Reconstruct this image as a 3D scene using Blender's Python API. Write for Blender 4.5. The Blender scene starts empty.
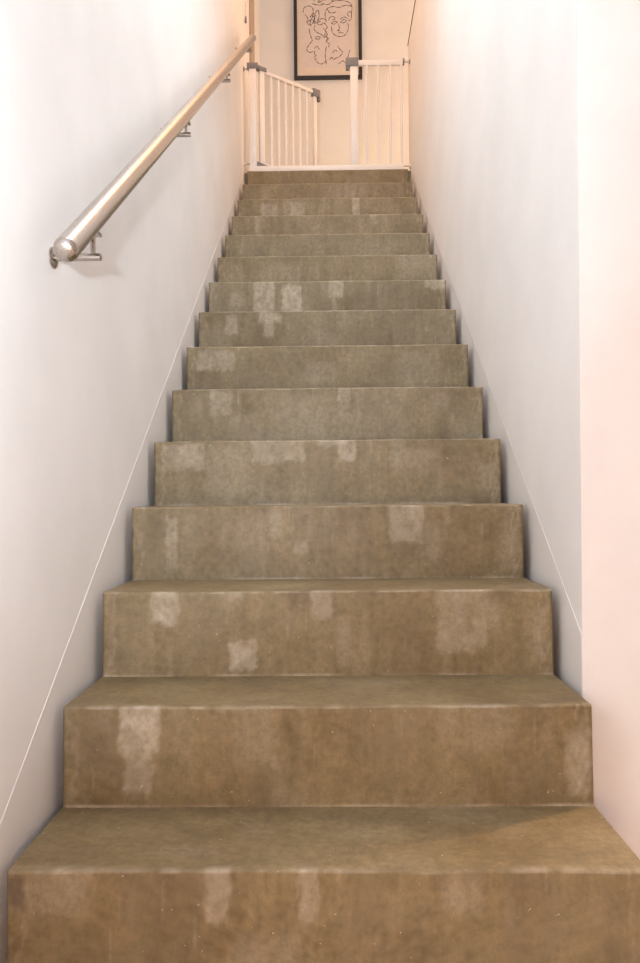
import bpy, bmesh, math, random
from mathutils import Vector, Matrix
import numpy as np

S = bpy.context.scene
C = S.collection

# ------------------------------------------------------------------ camera
YAW, PITCH, ROLL = 0.01376, -0.0013, 0.00825
cd = bpy.data.cameras.new('camera'); cam = bpy.data.objects.new('camera', cd); C.objects.link(cam)
c, s = math.cos(YAW), math.sin(YAW)
r_ = Vector((c, s, 0)); f_ = Vector((-s, c, 0)); u_ = Vector((0, 0, 1))
f2 = f_*math.cos(PITCH) - u_*math.sin(PITCH); u2 = f_*math.sin(PITCH) + u_*math.cos(PITCH)
Rv = r_*math.cos(ROLL) - u2*math.sin(ROLL); Uv = r_*math.sin(ROLL) + u2*math.cos(ROLL)
M = Matrix((Rv, Uv, -f2)).transposed().to_4x4()
M.translation = Vector((0.015, -1.2645, 0.7877))
cam.matrix_world = M
cd.sensor_width = 36; cd.sensor_fit = 'AUTO'; cd.lens = 36*797/963
cd.shift_x = -1.39/963; cd.shift_y = 11.77/963; cd.clip_start = 0.02
S.camera = cam

# ------------------------------------------------------------------ world, lights, exposure
S.view_settings.view_transform = 'Standard'; S.view_settings.look = 'None'
S.view_settings.exposure = 0.14; S.view_settings.gamma = 1.0; S.view_settings.use_curve_mapping = False
w = bpy.data.worlds.new('world'); S.world = w; w.use_nodes = True
w.node_tree.nodes['Background'].inputs[0].default_value = (1, .93, .86, 1)
w.node_tree.nodes['Background'].inputs[1].default_value = 0.25

def area(name, loc, target, size, power, color, size_y=None):
    d = bpy.data.lights.new(name, 'AREA'); d.energy = power; d.color = color; d.size = size
    if size_y: d.shape = 'RECTANGLE'; d.size_y = size_y
    o = bpy.data.objects.new(name, d); C.objects.link(o); o.location = loc
    o.rotation_euler = (Vector(target) - Vector(loc)).to_track_quat('-Z', 'Y').to_euler(); return o
def point(name, loc, power, color, rad):
    d = bpy.data.lights.new(name, 'POINT'); d.energy = power; d.color = color; d.shadow_soft_size = rad
    o = bpy.data.objects.new(name, d); C.objects.link(o); o.location = loc; return o

# the photographer's flash beside the lens, and its bounce off the hall ceiling
camera_flash = area('camera_flash', (-.14, -1.36, .90), (-1.10, 0, 1.85), .05, 25.2, (0.839, 0.929, 1.0)); camera_flash.data.spread = math.radians(120)
ceiling_bounce = area('ceiling_bounce', (.10, -1.9, 2.57), (.0, -.9, 0), 1.2, 20.8, (0.346, 0.5, 1.0), 1.6)
# added fill lights, unseen: warm above the upper flight, cool above the lower flight
stairwell_fill = area('stairwell_fill', (.0, 2.9, 5.0), (.0, 2.9, 0), .9, 14.85, (1.0, 0.519, 0.259), 2.0); stairwell_fill.data.spread = math.radians(110)
stair_fill = area('stair_fill', (.0, .85, 3.9), (.0, .85, 0), .95, 34.8, (0.908, 0.954, 1.0), 2.0)
# warm lamps upstairs
landing_lamp = point('landing_lamp', (.30, 4.55, 3.25), 1.35, (1.0, 0.844, 0.422), .10)
upper_room_lamp = point('upper_room_lamp', (1.9, 4.3, 4.0), 46.25, (1.0, 0.616, 0.395), .15)
# lamps of the lower hall, and the lamp of the room beside the stairs
hall_lamp = point('hall_lamp', (.05, -2.1, .50), 43.0, (1.0, 0.633, 0.335), .15)
side_room_lamp = point('side_room_lamp', (1.5, .80, 1.0), 66.0, (1.0, 0.582, 0.273), .05)
side_room_lamp.data.type = 'SPOT'; side_room_lamp.data.spot_size = math.radians(60); side_room_lamp.data.spot_blend = .4
side_room_lamp.rotation_euler = (Vector((.25, .12, .19)) - Vector((1.5, .80, 1.0))).to_track_quat('-Z', 'Y').to_euler()

# ------------------------------------------------------------------ materials
def mat(name, color, rough=.6, metal=0.0):
    m = bpy.data.materials.new(name); m.use_nodes = True
    b = m.node_tree.nodes['Principled BSDF']
    b.inputs['Base Color'].default_value = (*color, 1); b.inputs['Roughness'].default_value = rough
    b.inputs['Metallic'].default_value = metal
    return m
def N(m, t, **k):
    n = m.node_tree.nodes.new(t)
    for a, v in k.items(): setattr(n, a, v)
    return n
def L(m, a, b): m.node_tree.links.new(a, b)
def noise(m, scale, detail=4, rough=.6, stretch=(1, 1, 1)):
    tc = N(m, 'ShaderNodeTexCoord'); mp = N(m, 'ShaderNodeMapping'); mp.inputs['Scale'].default_value = stretch
    n = N(m, 'ShaderNodeTexNoise'); n.inputs['Scale'].default_value = scale
    n.inputs['Detail'].default_value = detail; n.inputs['Roughness'].default_value = rough
    L(m, tc.outputs['Object'], mp.inputs['Vector']); L(m, mp.outputs['Vector'], n.inputs['Vector'])
    return n.outputs['Fac']
def ramp(m, fac, a, b, ca, cb):
    r = N(m, 'ShaderNodeValToRGB'); e = r.color_ramp.elements
    e[0].position = a; e[1].position = b; e[0].color = (*ca, 1); e[1].color = (*cb, 1)
    L(m, fac, r.inputs['Fac']); return r.outputs['Color']
def bump(m, fac, strength, dist):
    b = N(m, 'ShaderNodeBump'); b.inputs['Strength'].default_value = strength; b.inputs['Distance'].default_value = dist
    L(m, fac, b.inputs['Height']); L(m, b.outputs['Normal'], m.node_tree.nodes['Principled BSDF'].inputs['Normal'])
def BC(m): return m.node_tree.nodes['Principled BSDF'].inputs['Base Color']

def wall_mat(name, col, v=.03):
    m = mat(name, col, .75)
    f = noise(m, 3.0, 5)
    L(m, ramp(m, f, .35, .65, tuple(x*(1-v) for x in col), tuple(min(1, x*(1+v)) for x in col)), BC(m))
    bump(m, noise(m, 220, 3), .12, .002)
    return m
M_wall = wall_mat('white_plaster', (.88, .875, .87))
M_skirt = wall_mat('skirting_paint', (.80, .785, .77), .01)
M_ceil = wall_mat('ceiling_paint', (.85, .84, .82))
M_floor = wall_mat('floor_screed', (.58, .49, .42), .08)
M_floor.node_tree.nodes['Principled BSDF'].inputs['Roughness'].default_value = .4
M_strip = wall_mat('tan_strip', (.46, .37, .29), .04)
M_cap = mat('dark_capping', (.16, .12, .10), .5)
M_gate = mat('white_lacquer', (.81, .77, .73), .35)
M_grey = mat('grey_plastic', (.20, .20, .21), .45)
M_bolt = mat('steel_bolt', (.55, .50, .46), .35, 1)
M_frame = mat('black_frame', (.028, .028, .032), .4)
M_paper = mat('cream_paper', (.84, .75, .66), .8)
M_sheet = mat('pinkish_sheet', (.80, .72, .69), .8)
M_ink = mat('ink', (.17, .125, .11), .8)
M_cord = mat('cord_white', (.75, .72, .68), .7)
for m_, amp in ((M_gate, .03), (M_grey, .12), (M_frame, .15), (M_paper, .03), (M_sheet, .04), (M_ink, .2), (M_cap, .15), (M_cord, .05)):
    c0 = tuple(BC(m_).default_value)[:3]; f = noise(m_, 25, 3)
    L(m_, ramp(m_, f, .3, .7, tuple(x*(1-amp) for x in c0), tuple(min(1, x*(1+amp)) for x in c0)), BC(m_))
M_steel = mat('brushed_steel', (.46, .41, .37), .27, 1)
f = noise(M_steel, 60, 3, .5, (1, 14, 14))
rr = N(M_steel, 'ShaderNodeMapRange'); rr.inputs['To Min'].default_value = .2; rr.inputs['To Max'].default_value = .36
L(M_steel, f, rr.inputs['Value']); L(M_steel, rr.outputs['Result'], M_steel.node_tree.nodes['Principled BSDF'].inputs['Roughness'])
L(M_steel, ramp(M_steel, f, .3, .7, (.42, .375, .335), (.50, .45, .41)), BC(M_steel))

def concrete():
    m = mat('trowelled_concrete', (.3, .22, .15), .55)
    big = noise(m, 4.5, 6, .62); fine = noise(m, 70, 6, .7); streak = noise(m, 14, 5, .65, (2.2, 1, .35)); pits = noise(m, 150, 2, .5)
    base = ramp(m, big, .32, .68, (0.1702, 0.1201, 0.0534), (0.2357, 0.1805, 0.0935))
    def mix(a, fac, col, blend='MIX'):
        x = N(m, 'ShaderNodeMix', data_type='RGBA', blend_type=blend)
        if isinstance(fac, float): x.inputs['Factor'].default_value = fac
        else: L(m, fac, x.inputs['Factor'])
        L(m, a, x.inputs['A'])
        if isinstance(col, tuple): x.inputs['B'].default_value = (*col, 1)
        else: L(m, col, x.inputs['B'])
        return x.outputs['Result']
    col = mix(base, .55, ramp(m, streak, .3, .7, (.80, .79, .77), (1.18, 1.18, 1.18)), 'MULTIPLY')
    col = mix(col, .9, ramp(m, fine, .3, .7, (.74, .73, .70), (1.24, 1.24, 1.25)), 'MULTIPLY')
    mid = noise(m, 17, 6, .68)
    col = mix(col, .5, ramp(m, mid, .34, .66, (.80, .79, .76), (1.2, 1.2, 1.21)), 'MULTIPLY')
    brush = noise(m, 30, 7, .72, (3.5, 1, .5))
    col = mix(col, .3, ramp(m, brush, .34, .66, (.84, .84, .83), (1.15, 1.15, 1.15)), 'MULTIPLY')
    at = N(m, 'ShaderNodeAttribute', attribute_name='stain'); sp = N(m, 'ShaderNodeSeparateColor'); L(m, at.outputs['Color'], sp.inputs[0])
    col = mix(col, at.outputs['Alpha'], (.95, 1.02, 1.20), 'MULTIPLY')    # greyer casts, with the cooler light on the middle steps tinted in
    def rough_fac(o, gain):        # breaks a stain's edge up with the fine grain
        a = N(m, 'ShaderNodeMath', operation='MULTIPLY'); L(m, o, a.inputs[0]); L(m, fine, a.inputs[1])
        b = N(m, 'ShaderNodeMath', operation='MULTIPLY', use_clamp=True); L(m, a.outputs[0], b.inputs[0]); b.inputs[1].default_value = gain
        return b.outputs[0]
    col = mix(col, rough_fac(sp.outputs[0], 2.0), (.43, .37, .28))       # pale lime bloom
    col = mix(col, rough_fac(sp.outputs[1], 1.7), (.13, .098, .068))     # darker damp patches
    col = mix(col, rough_fac(sp.outputs[2], 1.7), (.60, .52, .42))       # worn edge, paler joint line
    gr = ramp(m, pits, .74, .78, (0, 0, 0), (1, 1, 1))
    col = mix(col, gr, (.5, .42, .32))
    L(m, col, BC(m))
    bump(m, fine, .25, .003)
    return m
M_conc = concrete()

# ------------------------------------------------------------------ mesh helpers
def obj(name, bm, m, parent=None, smooth=False):
    me = bpy.data.meshes.new(name); bmesh.ops.recalc_face_normals(bm, faces=bm.faces[:]); bm.to_mesh(me); bm.free()
    if m: me.materials.append(m)
    if smooth:
        for p in me.polygons: p.use_smooth = True
        me.set_sharp_from_angle(angle=math.radians(40))
    o = bpy.data.objects.new(name, me); C.objects.link(o)
    if parent:
        o.parent = parent; me.transform(Matrix.Translation(-parent_origin(parent)))
    return o
def parent_origin(o):
    v = Vector(o.location)
    while o.parent: o = o.parent; v += Vector(o.location)
    return v
def tag(o, label=None, cat=None, group=None, kind=None):
    if label: o['label'] = label
    if cat: o['category'] = cat
    if group: o['group'] = group
    if kind: o['kind'] = kind
    return o
def empty(name, loc, label, cat):
    o = bpy.data.objects.new(name, None); C.objects.link(o); o.location = loc; o.empty_display_size = .1
    return tag(o, label, cat)
def box(bm, x0, x1, y0, y1, z0, z1, bev=0):
    r = bmesh.ops.create_cube(bm, size=1)
    for v in r['verts']:
        v.co = Vector(((x0+x1)/2 + v.co.x*(x1-x0), (y0+y1)/2 + v.co.y*(y1-y0), (z0+z1)/2 + v.co.z*(z1-z0)))
    if bev:
        es = list({e for v in r['verts'] for e in v.link_edges})
        bmesh.ops.bevel(bm, geom=es, offset=bev, segments=2, affect='EDGES', profile=.5)
    return bm
def frame_of(d):
    d = d.normalized(); a = Vector((0, 0, 1)) if abs(d.z) < .95 else Vector((1, 0, 0))
    x = d.cross(a).normalized(); return x, x.cross(d).normalized()
def lathe(bm, a, d, prof, seg=24):
    """prof: (t along d, radius); closed at both ends"""
    a = Vector(a); d = Vector(d).normalized(); x, y = frame_of(d); rings = []
    for t, r in prof:
        rings.append([bm.verts.new(a + d*t + x*(r*math.cos(2*math.pi*i/seg)) + y*(r*math.sin(2*math.pi*i/seg))) for i in range(seg)])
    for p, q in zip(rings, rings[1:]):
        for i in range(seg): bm.faces.new((p[i], p[(i+1) % seg], q[(i+1) % seg], q[i]))
    bm.faces.new(rings[0]); bm.faces.new(rings[-1])
    return bm
def cyl(bm, a, b, r, seg=16):
    d = Vector(b)-Vector(a); e = min(r*.18, .0015)
    return lathe(bm, a, d, [(0, r-e), (e, r), (d.length-e, r), (d.length, r-e)], seg)
def prism_yz(bm, pts, x0, x1):
    a = [bm.verts.new((x0, y, z)) for y, z in pts]; b = [bm.verts.new((x1, y, z)) for y, z in pts]
    bm.faces.new(a); bm.faces.new(b[::-1]); n = len(pts)
    for i in range(n): bm.faces.new((a[i], a[(i+1) % n], b[(i+1) % n], b[i]))
    return bm
def NB(): return bmesh.new()
def struct(name, bm, m): return tag(obj(name, bm, m), kind='structure')

# ------------------------------------------------------------------ dimensions (metres)
R, T, NS = .1894, .27, 15
HW = .51                                   # half stair width
WL, WR = -.530, .532                       # faces of the stair walls
ZL = NS*R; YL = (NS-1)*T                   # landing level and its nosing
YF = 5.05; YB = -3.6; XE = 3.2; ZT = 5.35
RWT = .175                                 # thickness of the right stair wall

# ------------------------------------------------------------------ shell
struct('floor', box(NB(), WL-.15, XE, YB, YF, -.12, 0), M_floor)
struct('wall_left', box(NB(), WL-.15, WL, YB, YF, 0, ZT), M_wall)
struct('wall_far', box(NB(), WL-.15, XE+.15, YF, YF+.15, 0, ZT), M_wall)
struct('wall_back', box(NB(), WL-.15, XE+.15, YB-.15, YB, 0, ZT), M_wall)
struct('wall_east', box(NB(), XE, XE+.15, YB, YF, 0, ZT), M_wall)
struct('ceiling', box(NB(), WL-.15, XE+.15, YB-.15, YF+.15, ZT, ZT+.12), M_ceil)
# upper storey slab, open over the stair
bm = box(NB(), WR+RWT, XE, YB, YF, ZL-.24, ZL)
struct('ceiling_hall', bm, M_ceil)
struct('ceiling_entry', box(NB(), WL, WR+RWT, YB, -.35, ZL-.24, ZL), M_ceil)
bm = box(NB(), WL, WR+RWT, YL+T, YF, ZL-.24, ZL)
box(bm, WL, -HW, YL+.03, YL+T, ZL-.24, ZL); box(bm, HW, WR, YL+.03, YL+T, ZL-.24, ZL)
struct('floor_landing', bm, M_conc)
ZC = 3.712
struct('wall_right', prism_yz(NB(), [(.40, 0), (3.93, 0), (3.93, ZC-.008), (.40, ZC-.008)], WR, WR+RWT), M_wall)
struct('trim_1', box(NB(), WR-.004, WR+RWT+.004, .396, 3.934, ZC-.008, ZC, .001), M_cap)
# skirting boards that climb with the stair
sl = .685
zf = lambda y: .238 + sl*y
ye = (ZL + .10 - .238)/sl
struct('baseboard_left', prism_yz(NB(), [(YB, 0), (YF, 0), (YF, ZL+.10), (ye, ZL+.10), (-.20, zf(-.20)), (-.20, .10), (YB, .10)], WL, WL+.0009), M_skirt)
zg = lambda y: .217 + .682*y
yg = (ZL + .04 - .217)/.682
struct('baseboard_right', prism_yz(NB(), [(.402, 0), (3.90, 0), (3.90, ZL+.04), (yg, ZL+.04), (.402, zg(.402))], WR-.0009, WR), M_skirt)
struct('wall_strip', box(NB(), WL, WL+.012, 4.20, 4.46, ZL, 5.0, .003), M_strip)  # upright tan strip on the left wall, from landing level up

# ------------------------------------------------------------------ staircase
rng = np.random.default_rng(7)
def vnoise(x, y, seed):
    t = np.random.default_rng(seed).random((64, 64))
    xi = np.floor(x).astype(int); yi = np.floor(y).astype(int); fx = x-xi; fy = y-yi
    fx = fx*fx*(3-2*fx); fy = fy*fy*(3-2*fy)
    g = lambda a, b: t[a % 64, b % 64]
    return (g(xi, yi)*(1-fx)+g(xi+1, yi)*fx)*(1-fy) + (g(xi, yi+1)*(1-fx)+g(xi+1, yi+1)*fx)*fy
# pale (+) and damp (-) patches seen on each riser: u0, u1, v0, v1, strength
PATCH = {
 1:[(0.313,0.347,0.59,1.00,0.55),(0.457,0.488,0.59,1.00,0.50),(0.030,0.131,0.65,0.97,0.30),(0.679,0.742,0.65,0.95,0.25),(0.178,0.304,0.19,0.99,-0.25),(0.773,0.992,0.19,0.93,-0.20),(0.003,0.030,0.70,0.95,-0.90),(0.351,0.460,0.19,0.49,0.20),(0.523,0.648,0.19,0.75,-0.15)],
 2:[(0.107,0.183,0.57,1.00,0.70),(0.118,0.173,0.12,0.62,0.60),(0.324,0.404,0.39,0.98,0.22),(0.003,0.107,0.39,1.00,-0.25),(0.949,0.997,0.12,0.75,0.40),(0.548,0.677,0.48,0.98,-0.20),(0.396,0.417,0.03,0.57,0.30),(0.757,0.853,0.57,0.98,0.15),(0.853,0.949,0.03,0.48,-0.20)],
 3:[(0.110,0.170,0.62,0.99,0.60),(0.283,0.342,0.09,0.41,0.60),(0.468,0.508,0.68,1.01,0.50),(0.742,0.855,0.28,0.97,0.35),(0.524,0.552,0.15,0.67,0.30),(0.266,0.315,0.88,1.01,0.30),(0.017,0.105,0.15,0.92,-0.20),(0.162,0.275,0.15,0.97,-0.12),(0.597,0.726,0.07,0.84,-0.12),(0.951,0.984,0.15,0.75,0.25),(0.822,0.887,0.58,0.92,0.20)],
 4:[(0.088,0.117,0.12,0.85,0.40),(0.353,0.385,0.58,0.94,0.30),(0.417,0.452,0.35,0.53,0.35),(0.659,0.747,0.49,0.97,0.45),(0.747,0.787,0.23,0.75,0.20),(0.006,0.079,0.14,0.92,-0.25),(0.465,0.626,0.14,0.92,-0.10),(0.932,0.989,0.10,0.66,0.20),(0.272,0.345,0.14,0.84,0.12)],
 5:[(0.024,0.145,0.55,0.95,0.45),(0.284,0.433,0.65,1.00,0.40),(0.532,0.583,0.67,1.00,0.55),(0.468,0.540,0.93,1.02,0.40),(0.148,0.276,0.17,0.95,0.18),(0.436,0.524,0.17,0.91,-0.15),(0.692,0.820,0.52,0.87,0.15),(0.932,0.995,0.09,0.61,0.25)],
 6:[(0.124,0.193,0.55,0.94,0.40),(0.534,0.576,0.72,1.02,0.40),(0.309,0.534,0.03,0.91,0.15),(0.576,0.751,0.08,1.01,0.15),(0.003,0.116,0.03,0.91,-0.15),(0.839,0.887,0.57,0.91,0.25),(0.887,0.992,0.03,0.57,0.15),(0.196,0.293,0.08,0.57,0.15)],
 7:[(0.038,0.173,0.55,0.93,0.45),(0.425,0.530,0.24,0.67,0.20),(0.750,0.896,0.15,0.88,0.15),(0.181,0.408,0.05,0.88,-0.10),(0.018,0.132,0.05,0.52,-0.15)],
 8:[(0.106,0.151,0.48,0.92,0.40),(0.234,0.322,0.74,0.96,0.50),(0.252,0.296,0.45,0.76,0.50),(0.004,0.101,0.00,0.92,-0.15),(0.685,0.986,0.05,0.89,-0.12),(0.455,0.526,0.01,0.50,0.12)],
 9:[(0.088,0.145,0.42,0.75,0.30),(0.191,0.278,0.02,0.97,0.55),(0.307,0.392,0.05,0.92,0.65),(0.505,0.567,0.62,0.97,0.50),(0.518,0.538,0.05,0.62,0.35),(0.911,0.997,0.79,1.05,0.50),(0.015,0.087,0.02,0.95,-0.25),(0.583,0.892,0.02,0.95,-0.12)],
 10:[(0.011,0.115,0.09,0.86,0.12),(0.815,0.990,0.40,1.01,0.22),(0.185,0.465,0.25,0.83,0.10)],
 11:[(0.557,0.802,0.10,0.80,0.10),(0.010,0.123,0.10,0.80,-0.10)],
 12:[(0.125,0.156,0.18,0.96,0.30),(0.723,0.759,0.71,1.03,0.40),(0.297,0.379,0.07,0.92,-0.15)],
 13:[(0.132,0.223,0.09,0.84,0.45),(0.295,0.375,0.24,0.88,0.40),(0.641,0.677,0.24,0.98,0.45)],
 14:[(0.111,0.157,0.00,0.85,0.20),(0.457,0.734,0.00,0.94,0.10)],
 15:[(0.215,0.453,0.08,0.96,-0.15),(0.667,0.809,0.14,1.05,0.12)],
}
stairs = empty('staircase', (0, 0, 0), 'straight flight of fifteen brown grey trowelled concrete steps between white walls', 'staircase')
GREY = (0, 0, .05, .15, .3, .5, .55, .85, .95, .45, .75, .4, .3, .3, .15)      # greyer and browner mixes plus painted cooler light, step by step
NX = 220; BAT = .0076; BV = .0045
def smooth(e0, e1, x):
    t = np.clip((x-e0)/(e1-e0), 0, 1); return t*t*(3-2*t)
def make_step(k):
    y0, y1, z0, z1 = (k-1)*T, k*T, (k-1)*R, k*R
    prof = []                              # (y, z, kind, v)
    nr = 26
    for i in range(nr+1):
        v = i/nr; z = z0 + (R-BV)*v
        prof.append((y0 - BAT*(1-v), z, 0, v*(R-BV)/R))
    for i in range(1, 5):
        a = i/4*math.pi/2; prof.append((y0 + BV*(1-math.cos(a)), z1-BV+BV*math.sin(a), 1, 1.0))
    nt = 14
    for i in range(1, nt+1): prof.append((y0+BV + (T-BV)*i/nt, z1, 2, i/nt))
    if k == NS: prof[-1] = (y1, z1, 2, 1)
    bottom = max(0.0, z0 - .22)
    P = len(prof)
    py = np.array([p[0] for p in prof]); pz = np.array([p[1] for p in prof]); pk = np.array([p[2] for p in prof]); pv = np.array([p[3] for p in prof])
    u = np.linspace(0, 1, NX+1); U, V = np.meshgrid(u, pv, indexing='ij'); K = np.broadcast_to(pk, U.shape)
    X = -HW + 2*HW*U; Y = np.broadcast_to(py, U.shape).copy(); Z = np.broadcast_to(pz, U.shape).copy()
    wob = (vnoise(U*9+k*3.1, U*0+k, 5)-.5)*.0035 + (vnoise(U*40+k*1.7, U*0+k*2, 6)-.5)*.0016
    Y += np.where(K == 1, wob*.7, 0) + np.where(K == 0, wob*.7*smooth(.75, 1, V), 0)
    Z += np.where(K == 1, wob*.6, 0)
    # rounded vertical arrises at both ends
    e = np.minimum(U, 1-U)*2*HW
    ins = np.where(e < BV, BV - np.sqrt(np.maximum(0, BV**2-(BV-e)**2)), 0)
    Y += np.where(K <= 1, ins, 0)
    # stains
    pale = np.zeros_like(U); dark = np.zeros_like(U); edge = np.zeros_like(U)
    ru = U + (vnoise(U*30+k*5, V*8, 11+k)-.5)*.009 + (vnoise(U*110+k, V*26, 12)-.5)*.007
    rv = V + (vnoise(U*26+k*4, V*7, 31+k)-.5)*.07 + (vnoise(U*100+k, V*22, 32)-.5)*.06
    is_r = (K == 0) | (K == 1)
    for (a, b, cc, dd, q) in PATCH.get(k, []):
        sx = .005 if abs(q) > .3 else .014; sy = .04 if abs(q) > .3 else .09
        dd2 = dd if dd < .97 else 1.3
        mk = smooth(a-sx, a+sx, ru)*(1-smooth(b-sx, b+sx, ru))*smooth(cc-sy, cc+sy, rv)*(1-smooth(dd2-sy, dd2+sy, rv))
        mk = np.where(is_r, mk, 0)*np.clip(.35+.75*vnoise(U*60+k, V*7+k, 41)+.45*vnoise(U*150+k*3, V*20, 42), 0, 1.25)
        if q > 0: pale = np.maximum(pale, mk*q)
        else: dark = np.maximum(dark, -mk*q)
    # short pale trowel scratches
    rs = np.random.default_rng(100+k)
    for _ in range(26):
        a0, v0, ln_, wd = rs.random(), rs.random(), .06+.25*rs.random(), .0010+.0012*rs.random()
        mk = (1-smooth(wd*.4, wd*1.6, np.abs(U-a0-(V-v0)*(rs.random()-.5)*.01)))*smooth(v0, v0+.05, V)*(1-smooth(v0+ln_, v0+ln_+.08, V))
        pale = np.maximum(pale, np.where(is_r, mk*(.06+.2*rs.random()), 0))
    # overall faint blotches and vertical trowel streaks
    st = vnoise(U*46+k*7, V*1.4+k, 51); bl = vnoise(U*16+k*3, V*3.2+k*2, 52)
    pale += np.where(is_r, np.clip(st-.55, 0, 1)*.75*np.clip(bl-.25, 0, 1), 0)
    dark += np.where(is_r, np.clip(.42-bl, 0, 1)*.5, 0)
    tb = vnoise(U*11+k*2, V*4+k, 53)
    pale += np.where(K == 2, np.clip(tb-.55, 0, 1)*.35, 0); dark += np.where(K == 2, np.clip(.4-tb, 0, 1)*.45, 0)
    # worn nosing, paler joint line at the riser foot, wear at the ends
    wn = vnoise(U*35+k*9, U*0+k, 61)
    edge += np.where(K == 1, np.clip(wn-.35, 0, 1)*.45, 0)
    edge += np.where((K == 0) & (V < .018), np.clip(vnoise(U*14+k, U*0+k, 62)-.25, 0, 1)*(.85 if k < 7 else .4), 0)
    edge += np.where((K == 2) & (V > .95) & (k < 5), np.clip(vnoise(U*12+k*3, U*0+k, 63)-.3, 0, 1)*.5, 0)
    pale += np.where(is_r & (e < .035), np.clip(vnoise(U*150, V*14+k, 64)-.55, 0, 1)*.8, 0)
    verts = np.stack([X, Y, Z], -1).reshape(-1, 3).tolist()
    idx = lambda i, j: i*P + j
    faces = [(idx(i, j), idx(i+1, j), idx(i+1, j+1), idx(i, j+1)) for i in range(NX) for j in range(P-1)]
    # ends, back and underside
    nb = len(verts)
    verts += [(-HW, y0, bottom), (-HW, y1, bottom), (HW, y0, bottom), (HW, y1, bottom), (-HW, y0, z0), (HW, y0, z0)]
    faces.append(tuple([nb, nb+4] + [idx(0, j) for j in range(P)] + [nb+1]))
    faces.append(tuple([nb+3] + [idx(NX, j) for j in range(P-1, -1, -1)] + [nb+5, nb+2]))
    faces.append((nb+1, idx(0, P-1)) + tuple(idx(i, P-1) for i in range(1, NX+1)) + (nb+3,))
    faces.append((nb, nb+1, nb+3, nb+2))
    faces.append((nb, nb+2, nb+5, nb+4))
    faces.append((nb+4, nb+5) + tuple(idx(i, 0) for i in range(NX, -1, -1)))
    me = bpy.data.meshes.new('step'); me.from_pydata(verts, [], faces); me.update()
    bm = bmesh.new(); bm.from_mesh(me); bmesh.ops.recalc_face_normals(bm, faces=bm.faces[:]); bm.to_mesh(me); bm.free()
    at = me.color_attributes.new('stain', 'FLOAT_COLOR', 'POINT')
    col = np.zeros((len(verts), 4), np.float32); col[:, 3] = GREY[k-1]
    n = U.size; col[:n, 0] = np.clip(pale, 0, 1).ravel(); col[:n, 1] = np.clip(dark, 0, 1).ravel(); col[:n, 2] = np.clip(edge, 0, 1).ravel()
    at.data.foreach_set('color', col.ravel())
    sm = np.ones(len(me.polygons), bool); sm[-6:] = False
    me.polygons.foreach_set('use_smooth', sm)
    me.set_sharp_from_angle(angle=math.radians(50))
    me.materials.append(M_conc)
    o = bpy.data.objects.new('step', me); C.objects.link(o); o.parent = stairs
for k in range(1, NS+1): make_step(k)

# ------------------------------------------------------------------ handrail
RX = -.450; RD = .0225
zp = lambda y: 1.256 + .686*(y-.29)      # pin line
zr = lambda y: zp(y) + .076 - .0063*y
ya, yb = .135, 3.60
A = Vector((RX, ya, zr(ya))); B = Vector((RX, yb, zr(yb))); D = (B-A).normalized()
hr = empty('handrail', (WL, ya, zr(ya)), 'brushed steel handrail climbing the white left wall on four brackets', 'handrail')
obj('rail', lathe(NB(), A, D, [(0, RD), ((B-A).length, RD)], 40), M_steel, hr, True)
for P0, dd, nm in ((A, -D, 'end_cap'), (B, D, 'end_cap')):
    pr = [(0, RD)] + [(.004 + .014*math.sin(a), .004 + (RD-.004)*math.cos(a)) for a in [i*math.pi/2/7 for i in range(8)]]
    obj(nm, lathe(NB(), P0, dd, pr, 40), M_steel, hr, True)
for y in (.29, 1.314, 2.363, 3.41):
    z = zp(y)
    bm = NB(); cyl(bm, (WL+.006, y, z), (-.434, y, z), .0075, 20); cyl(bm, (RX, y, z), (RX, y, zr(y)-RD*1.1), .005, 14)
    box(bm, RX-.012, RX+.012, y-.022, y+.022, zr(y)-RD*1.28, zr(y)-RD*1.02, .001)
    # tilt the saddle plate with the rail
    b = obj('bracket', bm, M_steel, hr, True)
    obj('wall_plate', lathe(NB(), (WL, y, z), (1, 0, 0), [(0, .021), (.003, .021), (.005, .019), (.006, .016)], 28), M_steel, b, True)

# ------------------------------------------------------------------ safety gate at the stair head
GY = 3.81
gate = empty('safety_gate', (0, GY, ZL), 'white metal child safety gate across the stair head with its door swung open', 'gate')
zb = ZL + .001
obj('post', box(NB(), -.494, -.449, GY-.014, GY+.014, zb, 3.522, .004), M_gate, gate, True)
pr_ = obj('post', box(NB(), .150, .200, GY-.014, GY+.014, zb, 3.545, .004), M_gate, gate, True)
obj('bottom_bar', box(NB(), -.494, .487, GY-.016, GY+.016, zb, ZL+.038, .004), M_gate, gate, True)
o = obj('post_cap', box(NB(), .122, .202, GY-.020, GY+.020, 3.505, 3.560, .004), M_grey, gate, True); tag(o, 'grey plastic latch housing on the right post')
o = obj('post_cap', box(NB(), -.507, -.437, GY-.019, GY+.019, 3.500, 3.538, .004), M_grey, gate, True); tag(o, 'grey plastic cap on the left post')
obj('catch', box(NB(), .122, .146, GY-.012, GY+.012, 3.488, 3.508, .002), M_grey, gate)
ep = obj('extension_panel', box(NB(), .198, .487, GY-.010, GY+.010, 3.512, 3.547, .004), M_gate, gate, True)
for x in (.2537, .330, .404, .4745): obj('bar', cyl(NB(), (x, GY, ZL+.036), (x, GY, 3.515), .0085, 14), M_gate, ep, True)
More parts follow.
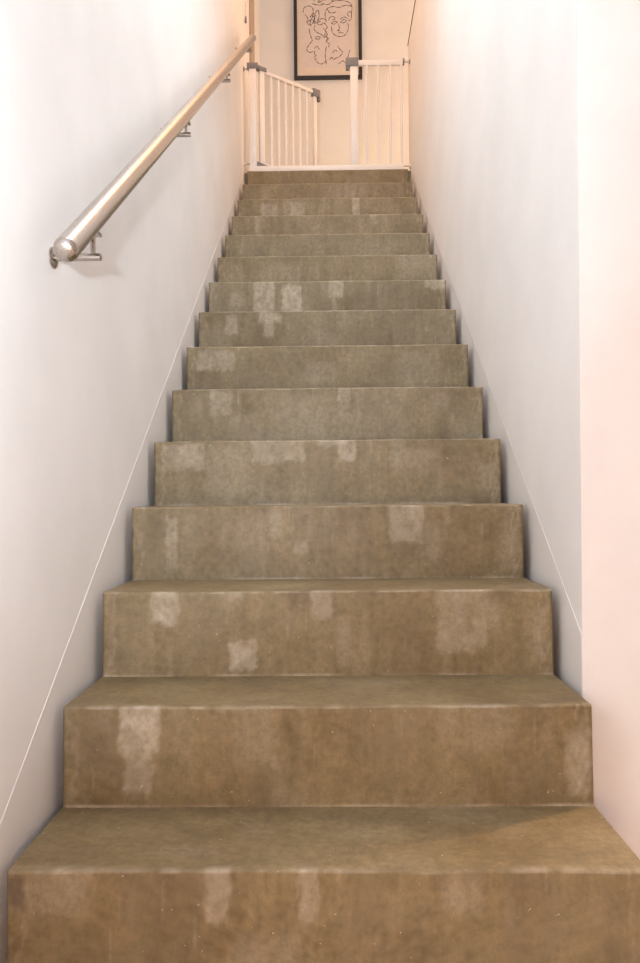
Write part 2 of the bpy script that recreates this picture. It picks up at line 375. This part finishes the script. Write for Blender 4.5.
# adjusters that press on the walls
for x0, x1, z in ((.487, WR, 3.535), (.487, WR, 2.872), (-.494, WL, 3.505), (-.494, WL, 2.90)):
    wx = x1 - math.copysign(.0009 if z < 2.95 else 0, x1)
    bm = NB(); cyl(bm, (x0 - math.copysign(.004, x1), GY, z), (wx, GY, z), .005, 12)
    ad = obj('adjuster', bm, M_bolt, gate, True)
    if x1 > 0 and z > 3: lathe(bm := NB(), (x0, GY, z), (1, 0, 0), [(0, .022), (.008, .022)], 20); obj('hand_wheel', bm, M_grey, ad, True)
    obj('pad', lathe(NB(), (wx, GY, z), (-math.copysign(1, x1), 0, 0), [(0, .014), (.005, .014), (.007, .010)], 18), M_grey if z > 3 else M_gate, ad, True)
# the door, swung away towards the landing
H0 = Vector((-.432, GY+.022, 0)); H1 = Vector((-.075, 4.13, 0)); dv = (H1-H0).normalized(); ln = (H1-H0).length; nv = Vector((-dv.y, dv.x, 0))
def leafbox(t0, t1, h, z0, z1, bev=.002):
    bm = box(NB(), t0, t1, -h, h, z0, z1, bev)
    bm.transform(Matrix(((dv.x, nv.x, 0, H0.x), (dv.y, nv.y, 0, H0.y), (0, 0, 1, 0), (0, 0, 0, 1)))); return bm
zt = 3.515
door = obj('gate_door', leafbox(.0, .034, .011, ZL+.045, zt), M_gate, gate, True)
obj('top_rail', leafbox(.03, ln, .010, zt-.022, zt), M_gate, door, True)
obj('bottom_rail', leafbox(.03, ln, .010, ZL+.05, ZL+.075), M_gate, door, True)
obj('end_stile', leafbox(ln-.024, ln, .010, ZL+.05, zt-.02), M_gate, door, True)
for i in range(6):
    t = .034 + (ln-.058)*(i+1)/7; q = H0 + dv*t
    obj('bar', cyl(NB(), (q.x, q.y, ZL+.07), (q.x, q.y, zt-.015), .0085, 14), M_gate, door, True)
o = obj('latch', leafbox(ln-.032, ln+.030, .016, zt-.040, zt+.014, .006), M_grey, door, True); tag(o, 'grey plastic latch handle')
bm = leafbox(ln+.012, ln+.034, .012, zt-.062, zt-.030, .004); obj('latch_hook', bm, M_grey, door, True)
o = obj('hinge', leafbox(-.016, .050, .017, zt-.012, zt+.016, .004), M_grey, door, True); tag(o, 'grey plastic top hinge')
bm = NB(); v = [bm.verts.new((H0.x-.014+a, H0.y-.03+b, zz)) for b in (0, .03) for a, zz in ((0, ZL+.038), (.075, ZL+.038), (0, ZL+.07))]
bm.faces.new(v[:3]); bm.faces.new(v[3:][::-1])
for i in range(3): bm.faces.new((v[i], v[(i+1) % 3], v[3+(i+1) % 3], v[3+i]))
o = obj('hinge', bm, M_grey, door); tag(o, 'grey wedge shaped bottom hinge')

# ------------------------------------------------------------------ framed drawing on the far wall
px0, px1, pz0, pz1 = -.260, .278, 4.070, 4.85; FW = .026
pic = empty('picture', (.009, YF, pz0), 'black framed ink line drawing of faces hanging on the landing wall', 'picture')
bm = NB(); yo, yi = YF-.025, YF-.002
box(bm, px0, px0+FW, yo, yi, pz0, pz1); box(bm, px1-FW, px1, yo, yi, pz0, pz1)
box(bm, px0+FW, px1-FW, yo, yi, pz0, pz0+FW); box(bm, px0+FW, px1-FW, yo, yi, pz1-FW, pz1)
obj('frame', bm, M_frame, pic)
obj('mount', box(NB(), px0+FW, px1-FW, YF-.010, YF-.002, pz0+FW, pz1-FW), M_paper, pic)
sx0, sx1, sz0, sz1 = -.195, .205, 4.165, 4.79
sheet = obj('sheet', box(NB(), sx0, sx1, YF-.0115, YF-.010, sz0, sz1), M_sheet, pic)
# strokes in sheet units: 0..50 across, 0 at the sheet's foot upwards
STROKES = [
 [(7,37),(8,31),(10,26),(9,24),(6.5,21),(4.5,17),(7,14.5),(12,15),(12,13),(14,11.5),(12.5,10.5),(13,8),(16,4),(20,3.5),(24,6)],
 [(1.5,52),(2,56),(7,58),(11,55),(10.5,48),(8,42),(9,39)], [(3,50),(6,46),(5,42),(9,40),(12,44)],
 [(12,44),(13,50),(16,54),(17,48),(15,42),(18,40),(22,42)], [(13,40),(12,36),(15,33),(19,31),(22,28)],
 [(13,27),(15,29),(18,28.5),(16,26.5),(13.5,27)], [(24,20),(23,14),(23,8),(24,3)], [(22,42),(25,38),(23,35),(25,31),(22,28)],
 [(23,29),(26,27),(24,24),(27,22),(26,19)], [(29,39),(30,33),(34,29.5),(40,29),(44,32),(46,37),(45,42)],
 [(29,41),(32,43),(35,42.5),(32,40.5),(29.5,41)], [(38,42),(41,44.5),(44,43.5),(41,41.5),(38.5,42)], [(36,41),(37,36),(35,34.5),(38,34)],
 [(36,32),(39,32.6),(41,32)], [(24,43),(23,50),(25,55),(31,57),(37,56),(43,58),(49,57)], [(25,55),(28,51),(34,52)],
 [(46,43),(49,46),(48,52),(45,50),(47,47)], [(20,60),(26,59),(31,62),(38,62.5),(46,61),(49.5,57),(49,50)],
 [(12,62),(14,66),(18,65),(16,61),(20,62.5),(24,67)], [(10,60),(18,58.5),(22,60)], [(30,62),(33,66),(40,67),(47,66)],
 [(35,20),(38,16),(40,14),(37,10),(33,8.5)], [(27,7),(29,9.5),(31,7.5),(34,9)], [(36,3),(40,6),(43,4),(45,9),(47,16)],
 [(16,44),(20,46),(24,44.5)], [(10,49),(13,46),(11,43),(14,41)], [(8,47),(11,51),(14,48)], [(21,37),(24,33),(22,30),(25,28),(24,25)], [(26,44),(29,48),(33,46),(30,44)], [(38,45),(42,47),(46,45)], [(12,18),(15,20),(17,17)], [(30,13),(32,16),(35,15)], [(22,63),(27,66),(24,69),(20,68)], [(39,64),(43,67),(47,64)], [(5,43),(10,45),(14,42.5),(19,43.5)],
]
bm = NB(); ys0 = YF-.0122; sc_x = (sx1-sx0)/50; sc_z = (sz1-sz0)/74
def spline(p, n=6):
    out = []
    for i in range(len(p)-1):
        p0 = p[max(i-1, 0)]; p1 = p[i]; p2 = p[i+1]; p3 = p[min(i+2, len(p)-1)]
        for j in range(n):
            t = j/n
            out.append(tuple(.5*((2*p1[a]) + (-p0[a]+p2[a])*t + (2*p0[a]-5*p1[a]+4*p2[a]-p3[a])*t*t + (-p0[a]+3*p1[a]-3*p2[a]+p3[a])*t**3) for a in (0, 1)))
    return out + [p[-1]]
for si, stt in enumerate(STROKES):
    q = [(sx0+a*sc_x, sz0+b*sc_z) for a, b in spline(stt)]
    prev = None
    for i, (x, z) in enumerate(q):
        a, b2 = q[max(i-1, 0)], q[min(i+1, len(q)-1)]
        t = Vector((b2[0]-a[0], 0, b2[1]-a[1])).normalized(); n_ = Vector((-t.z, 0, t.x))*(.0016+.0022*math.sin(i*.55+si)**2)
        cur = [bm.verts.new(Vector((x, yy, z))+n_*sg) for yy in (ys0, YF-.0115) for sg in (1, -1)]
        if prev:
            bm.faces.new((prev[0], prev[1], cur[1], cur[0])); bm.faces.new((prev[0], cur[0], cur[2], prev[2])); bm.faces.new((prev[1], prev[3], cur[3], cur[1]))
        prev = cur
tag(obj('ink_line', bm, M_ink, sheet), 'dark ink contour lines of faces')

# ------------------------------------------------------------------ pull cord near the landing
pc = empty('pull_cord', (-.516, 3.84, ZT), 'thin pale pull cord with grey weight hanging by the left wall above the gate', 'cord')
obj('cord', cyl(NB(), (-.516, 3.84, 3.86), (-.516, 3.84, ZT), .0035, 8), M_cord, pc, True)
o = obj('weight', lathe(NB(), (-.516, 3.84, 3.815), (0, 0, 1), [(0, .004), (.004, .008), (.035, .007), (.048, .003)], 14), M_grey, pc, True); tag(o, 'grey cord weight')
